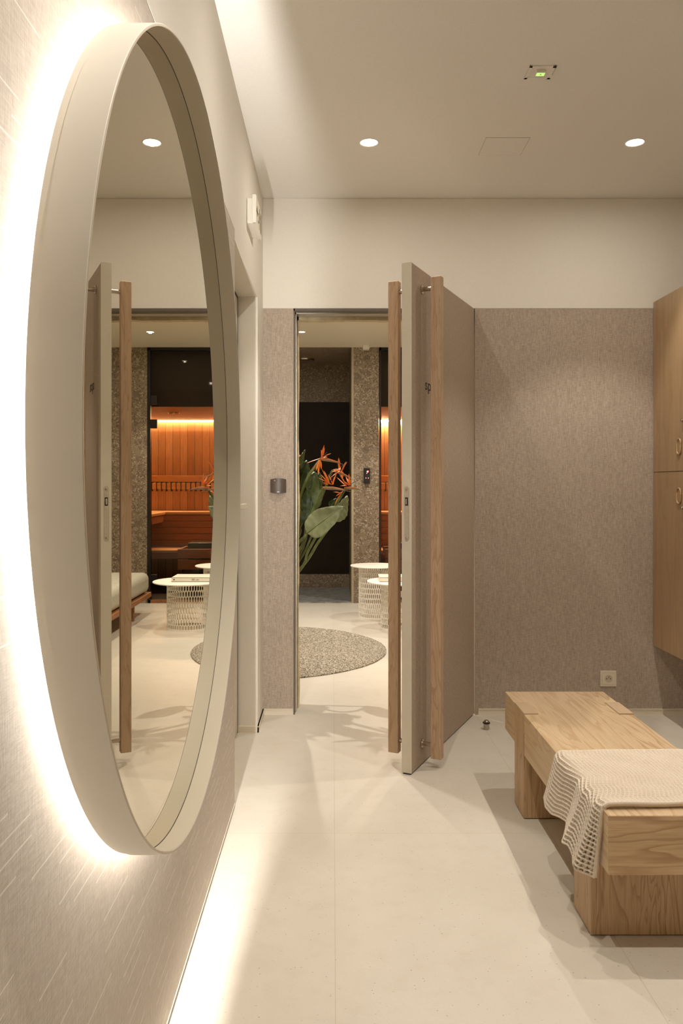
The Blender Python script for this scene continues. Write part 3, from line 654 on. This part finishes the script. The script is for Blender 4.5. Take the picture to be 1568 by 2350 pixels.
locker(3.67, 4.122, 'wall-hung pair of oak lockers nearest the back wall, oval finger pulls', ('6', '7'))

# ------------------------------------------------------------------ oak bench
bn = empty('oak_bench', (0.875, 2.56, 0), 0.0); tag(bn, 'low chunky oak bench with square panel legs standing on the stone floor', 'bench')
def sk(x, y):  # bench is turned by a hair
    return x
BX0, BX1 = 0.681, 1.069
ZT = 0.372; ZB_ = 0.226
box(BX0, BX1, 1.973, 3.155, ZB_, ZT).build('seat_slab', M['oak_y'], bn, 0.0015)
box(BX0-0.0003, BX1+0.0003, 1.9715, 1.9735, ZB_, ZT-0.0015).build('end_face', M['oak_x'], bn)
for y0, y1 in ((2.104, 2.252), (2.839, 2.985)):
    box(BX0-0.001, BX1+0.001, y0, y1, 0.003, ZB_).build('leg', M['oak_z'], bn, 0.001)
    box(BX0-0.0012, BX0+0.02, y0, y1, ZB_, ZT).build('lap_joint', M['oak_z'], bn)
    box(BX1-0.02, BX1+0.0012, y0, y1, ZB_, ZT).build('lap_joint', M['oak_z'], bn)
    for a, b in ((BX0-0.001, BX0+0.05), (BX1-0.05, BX1+0.001)):
        box(a, b, y0, y1, ZT-0.01, ZT+0.0045).build('tenon_block', M['oak_pale'], bn, 0.001)
    box(BX0+0.006, BX1-0.006, y0+0.006, y1-0.006, 0.0, 0.004).build('foot_pad', M['black'], bn)

# ------------------------------------------------------------------ crochet blanket
def blanket():
    cell = 0.0118; sub = 8
    LY = 0.41; YN = 2.012
    topw = 0.43; hang = 0.17
    nv = int(round(LY/cell))*sub; nu = int(round((topw+hang)/cell))*sub
    U = np.linspace(0, 1, nu+1); V = np.linspace(0, 1, nv+1)
    uu, vv = np.meshgrid(U, V, indexing='ij')
    yfrac = vv                                  # 0 near .. 1 far
    def sm(xs, ys):
        g = np.linspace(-0.2, 1.2, 281); f_ = np.interp(g, xs, ys); k = np.exp(-np.linspace(-2, 2, 15)**2); f_ = np.convolve(np.pad(f_, 7, 'edge'), k/k.sum(), 'valid')
        return np.interp(yfrac, g, f_)
    hl = sm([0, .1, .17, .24, .31, .46, .7, .9, 1], [.178, .182, .158, .142, .145, .116, .138, .148, .136])   # how far it hangs
    of = sm([0, .04, .10, .17, .31, .46, .7, .9, 1], [.014, .026, .050, .050, .072, .046, .052, .048, .044])
    s = topw - uu*(topw+hl)                     # distance along: + on the top, - down the side
    rad = 0.022
    Y = YN + LY*yfrac + 0.004*np.sin(uu*7)
    # rounded shoulder
    th = np.clip((rad - s)/rad, 0, PI/2)
    on = s > rad
    X = np.where(on, BX0 - 0.004 + s, BX0 - 0.004 + rad - rad*np.sin(th))
    Z = np.where(on, 0.0, -rad + rad*np.cos(th))
    below = np.clip(rad - s - rad*PI/2, 0, None)
    Z = Z - below
    dn = np.clip((rad - s)/0.19, 0, 1)**1.25
    offs = dn*of*1.05
    X = X - offs
    Y = Y + dn*0.006*np.sin(2*PI*yfrac*1.9)
    Z = Z + ZT + 0.0125 + 0.0015*np.sin(Y*40)*np.cos(X*30)
    Z = Z + np.where(s > 0, 0.004*np.exp(-(yfrac/0.06)**2), 0)
    # normals
    Pm = np.stack([X, Y, Z], -1)
    du = np.gradient(Pm, axis=0); dv = np.gradient(Pm, axis=1); Nn = np.cross(du, dv); Nn /= np.linalg.norm(Nn, axis=-1, keepdims=True)+1e-9
    if Nn[0, 0, 2] < 0: Nn = -Nn
    cu = uu*nu/sub; cv = vv*nv/sub
    row = np.floor(cu); 
    a = np.abs(np.sin(PI*cu)); b = np.abs(np.sin(PI*(cv+0.10*np.sin(2*PI*cu))))
    ra = np.clip(1-a, 0, 1)**0.8; rb = np.clip(1-b, 0, 1)**0.8
    h = np.maximum(ra, rb*0.9)
    hole = (a*b)**1.3
    tw = 0.0006*np.sin(2*PI*(cu*3+cv*2))
    D = 0.0034*h - 0.0085*hole + tw
    edge = (np.minimum(cv, nv/sub-cv) < 0.45) | (nu/sub-cu < 0.45)
    D = np.where(edge, 0.002 + tw, D)
    top = Pm + Nn*D[..., None]; bot = Pm - Nn*0.0095
    n0, n1 = nu+1, nv+1
    verts = np.concatenate([top.reshape(-1, 3), bot.reshape(-1, 3)])
    idx = np.arange(n0*n1).reshape(n0, n1); o = n0*n1
    q = np.stack([idx[:-1, :-1], idx[1:, :-1], idx[1:, 1:], idx[:-1, 1:]], -1).reshape(-1, 4)
    hq = (hole[:-1, :-1] + hole[1:, 1:] + hole[:-1, 1:] + hole[1:, :-1]).reshape(-1)/4; eq = (edge[:-1, :-1] | edge[1:, 1:]).reshape(-1)
    q = q[(hq < 0.62) | eq]
    q2 = (q + o)[:, ::-1]
    per = list(idx[0, :]) + list(idx[1:, -1]) + list(idx[-1, -2::-1]) + list(idx[-2:0:-1, 0])
    sd = [(per[k], per[(k+1) % len(per)], per[(k+1) % len(per)]+o, per[k]+o) for k in range(len(per))]
    base = Vector((0.8, 2.2, ZT + 0.003)); verts = verts - np.array(base)
    me = bpy.data.meshes.new('crochet_blanket'); me.from_pydata(verts.tolist(), [], q.tolist()+q2.tolist()+[tuple(map(int, t)) for t in sd])
    me.polygons.foreach_set('use_smooth', [True]*len(me.polygons)); me.materials.append(M['blanket'])
    ob = bpy.data.objects.new('crochet_blanket', me); COL.objects.link(ob); ob.location = base
    tag(ob, 'cream chunky waffle-knit blanket draped over the near end of the oak bench', 'blanket'); return ob
blanket()

# ------------------------------------------------------------------ spa furniture
def hex_table(cx, cy, h, rt, rb, ncol, nrow, lab):
    t = empty('side_table', (cx, cy, 0)); tag(t, lab, 'side table', 'white mesh drum side tables')
    th = 0.010
    MB().lathe([(0, h-th), (rt-0.004, h-th), (rt, h-th*0.6), (rt, h-0.002), (rt-0.002, h), (0, h)], (cx, cy, 0), 'z', 72).build('table_top', M['whitemetal'], t)
    MB().lathe([(rb+0.0015, 0.0), (rb+0.0015, 0.014), (rb-0.0015, 0.014), (rb-0.0015, 0.0)], (cx, cy, 0), 'z', 72, True, True).build('base_ring', M['whitemetal'], t)
    # pierced drum: hexagon lattice as flat strips
    mb = MB(); pit = (h - th - 0.010)/nrow; dth = 2*PI/ncol; vfrac = 0.66
    def pt(a, z, r): return (cx+r*math.cos(a), cy+r*math.sin(a), z)
    def strip(a0, z0, a1, z1, wd):
        da = (a1-a0)*rb; dz = z1-z0; L = math.hypot(da, dz); na, nz = -dz/L*wd/2/rb, da/L*wd/2
        e = 0.0013
        vs = []
        for r in (rb-e, rb+e):
            vs += [pt(a0+na, z0+nz, r), pt(a1+na, z1+nz, r), pt(a1-na, z1-nz, r), pt(a0-na, z0-nz, r)]
        mb.add(vs, [(0,1,2,3), (7,6,5,4), (0,4,5,1), (2,6,7,3)])
    wd = 0.0052
    for i in range(nrow):
        z0 = 0.010 + i*pit; zv = z0 + pit*vfrac; z1 = z0 + pit
        for k in range(ncol):
            a = (k + 0.5*(i % 2))*dth
            strip(a, z0-0.0005, a, zv+0.0005, wd)
            strip(a, zv, a+dth/2, z1, wd); strip(a, zv, a-dth/2, z1, wd)
    mb.build('mesh_drum', M['whitemetal'], t)
    return t
hex_table(0.384, 7.18, 0.465, 0.226, 0.150, 52, 10, 'taller white mesh side table nearer the sauna glass')
hex_table(0.573, 6.62, 0.392, 0.289, 0.173, 48, 8, 'lower, wider white mesh side table with the book on it')
bk = empty('book', (0.54, 6.68, 0.392)); tag(bk, 'large pale hardback book lying on the lower white mesh table', 'book')
bx0, bx1, by0, by1, bz0, bz1 = 0.385, 0.697, 6.545, 6.80, 0.3925, 0.4275
MB().box(bx0, bx1, by0, by0+0.003, bz0, bz1).box(bx0, bx1, by0, by1, bz1-0.003, bz1).box(bx0, bx1, by0, by1, bz0, bz0+0.003).build('cover', M['book'], bk)
box(bx0+0.004, bx1-0.004, by0+0.003, by1-0.004, bz0+0.003, bz1-0.003).build('pages', M['white'], bk)
text_mesh('spine_lettering', 'no. 100', 0.021, M['ink'], Matrix(((1,0,0,bx1-0.155-0.07),(0,0,-1,by0-0.0006),(0,1,0,bz0+0.011),(0,0,0,1))) @ Matrix.Translation((0,0,0)), None, 0.9)
tx = bpy.data.objects['spine_lettering']; tx.parent = bk; tx.location = (-0.54, -6.68, -0.392)
MB().lathe([(0, 0), (0.006, 0), (0.006, 0.001)], (bx1-0.022, by0-0.0008, bz0+0.018), 'y', 14).build('spine_mark', M['ink'], bk)

db = empty('day_bed', (1.6, 6.3, 0)); tag(db, 'low teak day bed with a thick pale grey cushion seen in the mirror', 'day bed')
cu = MB().box(1.06, 1.95, 5.2, 7.36, 0.20, 0.385).build('cushion', M['cushion'], db, 0.06, 6)
for p in cu.data.polygons: p.use_smooth = True
box(1.05, 1.97, 5.18, 7.38, 0.155, 0.198).build('frame', M['teak'], db, 0.004)
for x, y in ((1.12, 6.95), (1.88, 6.95), (1.12, 5.5), (1.88, 5.5)):
    MB().tube([(x, y, 0), (x, y, 0.156)], [0.019, 0.021], 16).build('leg', M['teak'], db)

def rug():
    R = 0.90; cx, cy = -0.52, 5.75; nr, ns = 30*5, 240; mb = MB(); prof = []
    for j in range(nr+1):
        r = R*j/nr; ph = r/0.03
        prof.append((max(r, 0.0005), 0.0095 + 0.0045*abs(math.sin(PI*ph))))
    prof.append((R+0.004, 0.007)); prof.append((R+0.002, 0.0))
    mb.lathe(prof, (cx, cy, 0), 'z', ns)
    o = mb.build('round_rug', M['rug']); tag(o, 'round braided grey and cream rug on the spa floor', 'rug')
    for v in o.data.vertices:
        if v.co.z > 0.004: v.co.z += 0.0022*mnoise.noise(v.co*70); v.co.x += 0.003*mnoise.noise(v.co*45); v.co.y += 0.003*mnoise.noise(v.co*45+Vector((9,0,0)))
rug()

# ------------------------------------------------------------------ bird of paradise arrangement
PY = 4.56
pl = empty('bird_of_paradise_plant', (-0.52, PY, 0)); tag(pl, 'tall orange bird of paradise flowers with broad green leaves just inside the doorway', 'plant')
def c(cx_, cy_, Y): return P(670 + cx_/6.352, 980 + cy_/6.352, Y)
MB().lathe([(0, 0.0), (0.10, 0.0), (0.125, 0.03), (0.14, 0.20), (0.115, 0.34), (0.085, 0.40), (0.095, 0.43), (0.085, 0.43), (0.075, 0.40), (0.0, 0.38)], (-0.52, PY, 0), 'z', 40).build('pot', M['pot'], pl)
ROOT = Vector((-0.52, PY, 0.38))
def bez(pts, n=18):
    pts = [Vector(p) for p in pts]; out = []
    for i in range(len(pts)-1):
        p0 = pts[max(i-1, 0)]; p1 = pts[i]; p2 = pts[i+1]; p3 = pts[min(i+2, len(pts)-1)]
        for k in range(n//(len(pts)-1)+1):
            t = k/(n//(len(pts)-1)+1)
            out.append(0.5*((2*p1)+(-p0+p2)*t+(2*p0-5*p1+4*p2-p3)*t*t+(-p0+3*p1-3*p2+p3)*t**3))
    out.append(pts[-1]); return out
def stem(pts, r0=0.008, r1=0.006, mat='stalk'):
    q = bez([ROOT] + pts, 24); n = len(q)
    return MB().tube(q, [r0+(r1-r0)*k/(n-1) for k in range(n)], 8).build('stem', M[mat], pl)
def leaf(base, tip, width, tilt, mat, fold=0.35, curl=0.06, side_sign=1):
    base = Vector(base); tip = Vector(tip); ax = tip-base; L = ax.length; t = ax.normalized()
    view = Vector((0, 1, 0)); sd = t.cross(view).normalized(); nv = t.cross(sd).normalized()
    sd2 = (sd*math.cos(tilt)+nv*math.sin(tilt)); nn = (nv*math.cos(tilt)-sd*math.sin(tilt))
    mb = MB(); nu, nw = 24, 12; vs = []; fs = []
    for i in range(nu+1):
        u = i/nu; wv = (math.sin(PI*min(1, u**0.75*0.995+0.005)))**0.72*width/2*(1.0-0.12*u)
        for j in range(nw+1):
            s = -1+2*j/nw
            p = base+ax*u+sd2*wv*s+nn*(fold*wv*abs(s)**1.3 - curl*L*math.sin(PI*u)) + nn*0.0045*math.sin(u*40+abs(s)*3)*abs(s) + t*(0.03*L*abs(s)*(1-u)) + nn*0.010*math.sin(u*9+s*2)*abs(s)
            vs.append(p)
    for i in range(nu):
        for j in range(nw): a = i*(nw+1)+j; fs.append((a, a+1, a+nw+2, a+nw+1))
    mb.add(vs, fs, True); o = mb.build('leaf', M[mat], pl)
    so_ = o.modifiers.new('thick', 'SOLIDIFY'); so_.thickness = 0.0015
    rib = MB(); q = [base+ax*(k/14)-nn*(curl*L*math.sin(PI*k/14)) - nn*0.001 for k in range(15)]
    rib.tube(q, [0.0045*(1-k/16) for k in range(15)], 6).build('midrib', M['stalk'], o)
    return o
def spike(mb, a, b, w_, bend=0.0):
    a = Vector(a); b = Vector(b); m = (a+b)/2 + Vector((0, bend, abs(bend)*0.5)); q = [a, a.lerp(m, 0.55), m, m.lerp(b, 0.55), b]
    mb.tube(q, [w_*0.5, w_, w_*1.05, w_*0.7, 0.0004], 6, True, 0.35)
def flower(base, tip, sepals, Y, thick=0.011, tongue=None):
    b = c(*base, Y); t = c(*tip, Y-0.02)
    f = MB(); q = [b.lerp(t, k/8)+Vector((0, 0, 0.006*math.sin(PI*k/8))) for k in range(9)]
    fo = f.tube(q, [thick*r for r in (0.45, 0.9, 1.0, 0.95, 0.8, 0.62, 0.42, 0.22, 0.03)], 10, True, 0.7).build('flower', M['bract'], pl)
    pm = MB()
    for (a, e) in sepals:
        a_ = c(*a, Y-0.004+random.uniform(-0.01, 0.01)); e_ = c(*e, Y+random.uniform(-0.05, 0.04)); spike(pm, a_, e_, 0.0065, random.uniform(-0.006, 0.006))
    pm.tube([b+Vector((0, -0.004, 0.006)), b.lerp(t, 0.35)+Vector((0, -0.008, 0.013)), b.lerp(t, 0.8)+Vector((0, -0.004, 0.009))], [0.003, 0.0035, 0.001], 6)
    pm.build('petals', M['petal'], fo)
    if tongue:
        tm = MB(); spike(tm, c(*tongue[0], Y-0.01), c(*tongue[1], Y-0.03), 0.0035); tm.build('tongue', M['tongue'], fo)
# leaves (back to front)
leaf(c(60, 1500, 4.66), c(120, 420, 4.72), 0.16, 0.5, 'leaf_dark')
leaf(c(90, 1020, 4.62), c(222, 485, 4.60), 0.115, 0.35, 'leaf_dark', 0.5)
leaf(c(70, 620, 4.6), c(195, 330, 4.6), 0.035, 0.2, 'stalk', 0.5)
leaf(c(60, 1420, 4.55), c(190, 860, 4.58), 0.16, 0.3, 'leaf_dark', 0.4)
leaf(c(205, 1290, 4.60), c(335, 650, 4.62), 0.150, 0.55, 'leaf_mid', 0.4, 0.05)
leaf(c(330, 980, 4.66), c(400, 660, 4.68), 0.085, -0.3, 'leaf_mid', 0.4)
leaf(c(560, 1180, 4.70), c(650, 1040, 4.70), 0.05, 0.2, 'leaf_dark', 0.4)
leaf(c(600, 1400, 4.66), c(815, 1010, 4.60), 0.095, 0.35, 'leaf_pale', 0.5)
leaf(c(215, 1560, 4.50), c(755, 1160, 4.40), 0.150, -0.25, 'leaf_pale', 0.45, -0.05)
# stems
stem([c(90, 2120, 4.56), c(240, 1800, 4.53), c(480, 1380, 4.48), c(640, 1140, 4.46), c(765, 930, 4.44)], 0.009, 0.006)
stem([c(110, 2080, 4.58), c(380, 1690, 4.56), c(530, 1490, 4.60), c(600, 1400, 4.66)], 0.009, 0.006)
stem([c(80, 1850, 4.56), c(220, 1420, 4.50), c(320, 1180, 4.47), c(400, 980, 4.45), c(462, 890, 4.44)], 0.009, 0.008)
stem([c(90, 1900, 4.57), c(250, 1330, 4.55), c(400, 1100, 4.55), c(560, 700, 4.56), c(600, 630, 4.56)], 0.008, 0.006)
stem([c(60, 1500, 4.58), c(110, 1080, 4.56), c(220, 760, 4.55), c(330, 590, 4.55), c(410, 480, 4.55)], 0.009, 0.008)
stem([c(40, 1700, 4.60), c(120, 1450, 4.60), c(205, 1290, 4.60)], 0.009, 0.007)
stem([c(60, 1750, 4.50), c(150, 1640, 4.5), c(215, 1560, 4.50)], 0.009, 0.007)
stem([c(20, 1500, 4.6), c(50, 1200, 4.62), c(90, 1020, 4.62)], 0.008, 0.006)
stem([c(70, 2000, 4.6), c(330, 1500, 4.66), c(560, 1180, 4.70)], 0.007, 0.005)
# flowers
flower((405, 470), (755, 548), [((430, 450), (472, 262)), ((445, 450), (480, 300)), ((440, 440), (428, 330)), ((450, 445), (572, 385)), ((455, 450), (520, 440)), ((395, 480), (385, 700)), ((400, 480), (290, 650)), ((410, 480), (432, 620)), ((400, 480), (350, 640)), ((420, 455), (210, 528))], 4.55, 0.012, ((430, 440), (520, 360)))
flower((448, 890), (880, 948), [((545, 830), (435, 605)), ((550, 830), (470, 640)), ((545, 830), (418, 688)), ((590, 840), (378, 738)), ((600, 830), (655, 660)), ((600, 840), (530, 690)), ((580, 840), (440, 800)), ((600, 840), (620, 720)), ((530, 840), (455, 830))], 4.44, 0.0135, ((560, 820), (600, 700)))
flower((765, 900), (1042, 922), [((790, 860), (652, 730)), ((800, 855), (688, 680)), ((840, 850), (832, 676)), ((850, 850), (785, 720)), ((830, 850), (760, 790)), ((800, 860), (700, 860)), ((850, 845), (860, 760))], 4.42, 0.011, ((862, 835), (932, 783)))
flower((600, 640), (930, 792), [((720, 640), (808, 505)), ((730, 640), (790, 500)), ((690, 600), (684, 448)), ((690, 630), (580, 655)), ((700, 620), (600, 620)), ((720, 640), (742, 770)), ((700, 630), (690, 560)), ((700, 640), (560, 740)), ((740, 650), (760, 720))], 4.56, 0.008, ((700, 590), (760, 540)))
flower((630, 1140), (760, 925), [((720, 960), (598, 945)), ((730, 950), (640, 1012)), ((740, 940), (680, 1040)), ((745, 940), (660, 1000)), ((740, 945), (770, 930))], 4.50, 0.006)
flower((40, 560), (120, 545), [((60, 420), (134, 424)), ((50, 410), (128, 415)), ((60, 550), (128, 552))], 4.6, 0.006)
flower((330, 1250), (455, 1205), [((350, 1240), (450, 1208)), ((340, 1245), (420, 1215))], 4.6, 0.005)
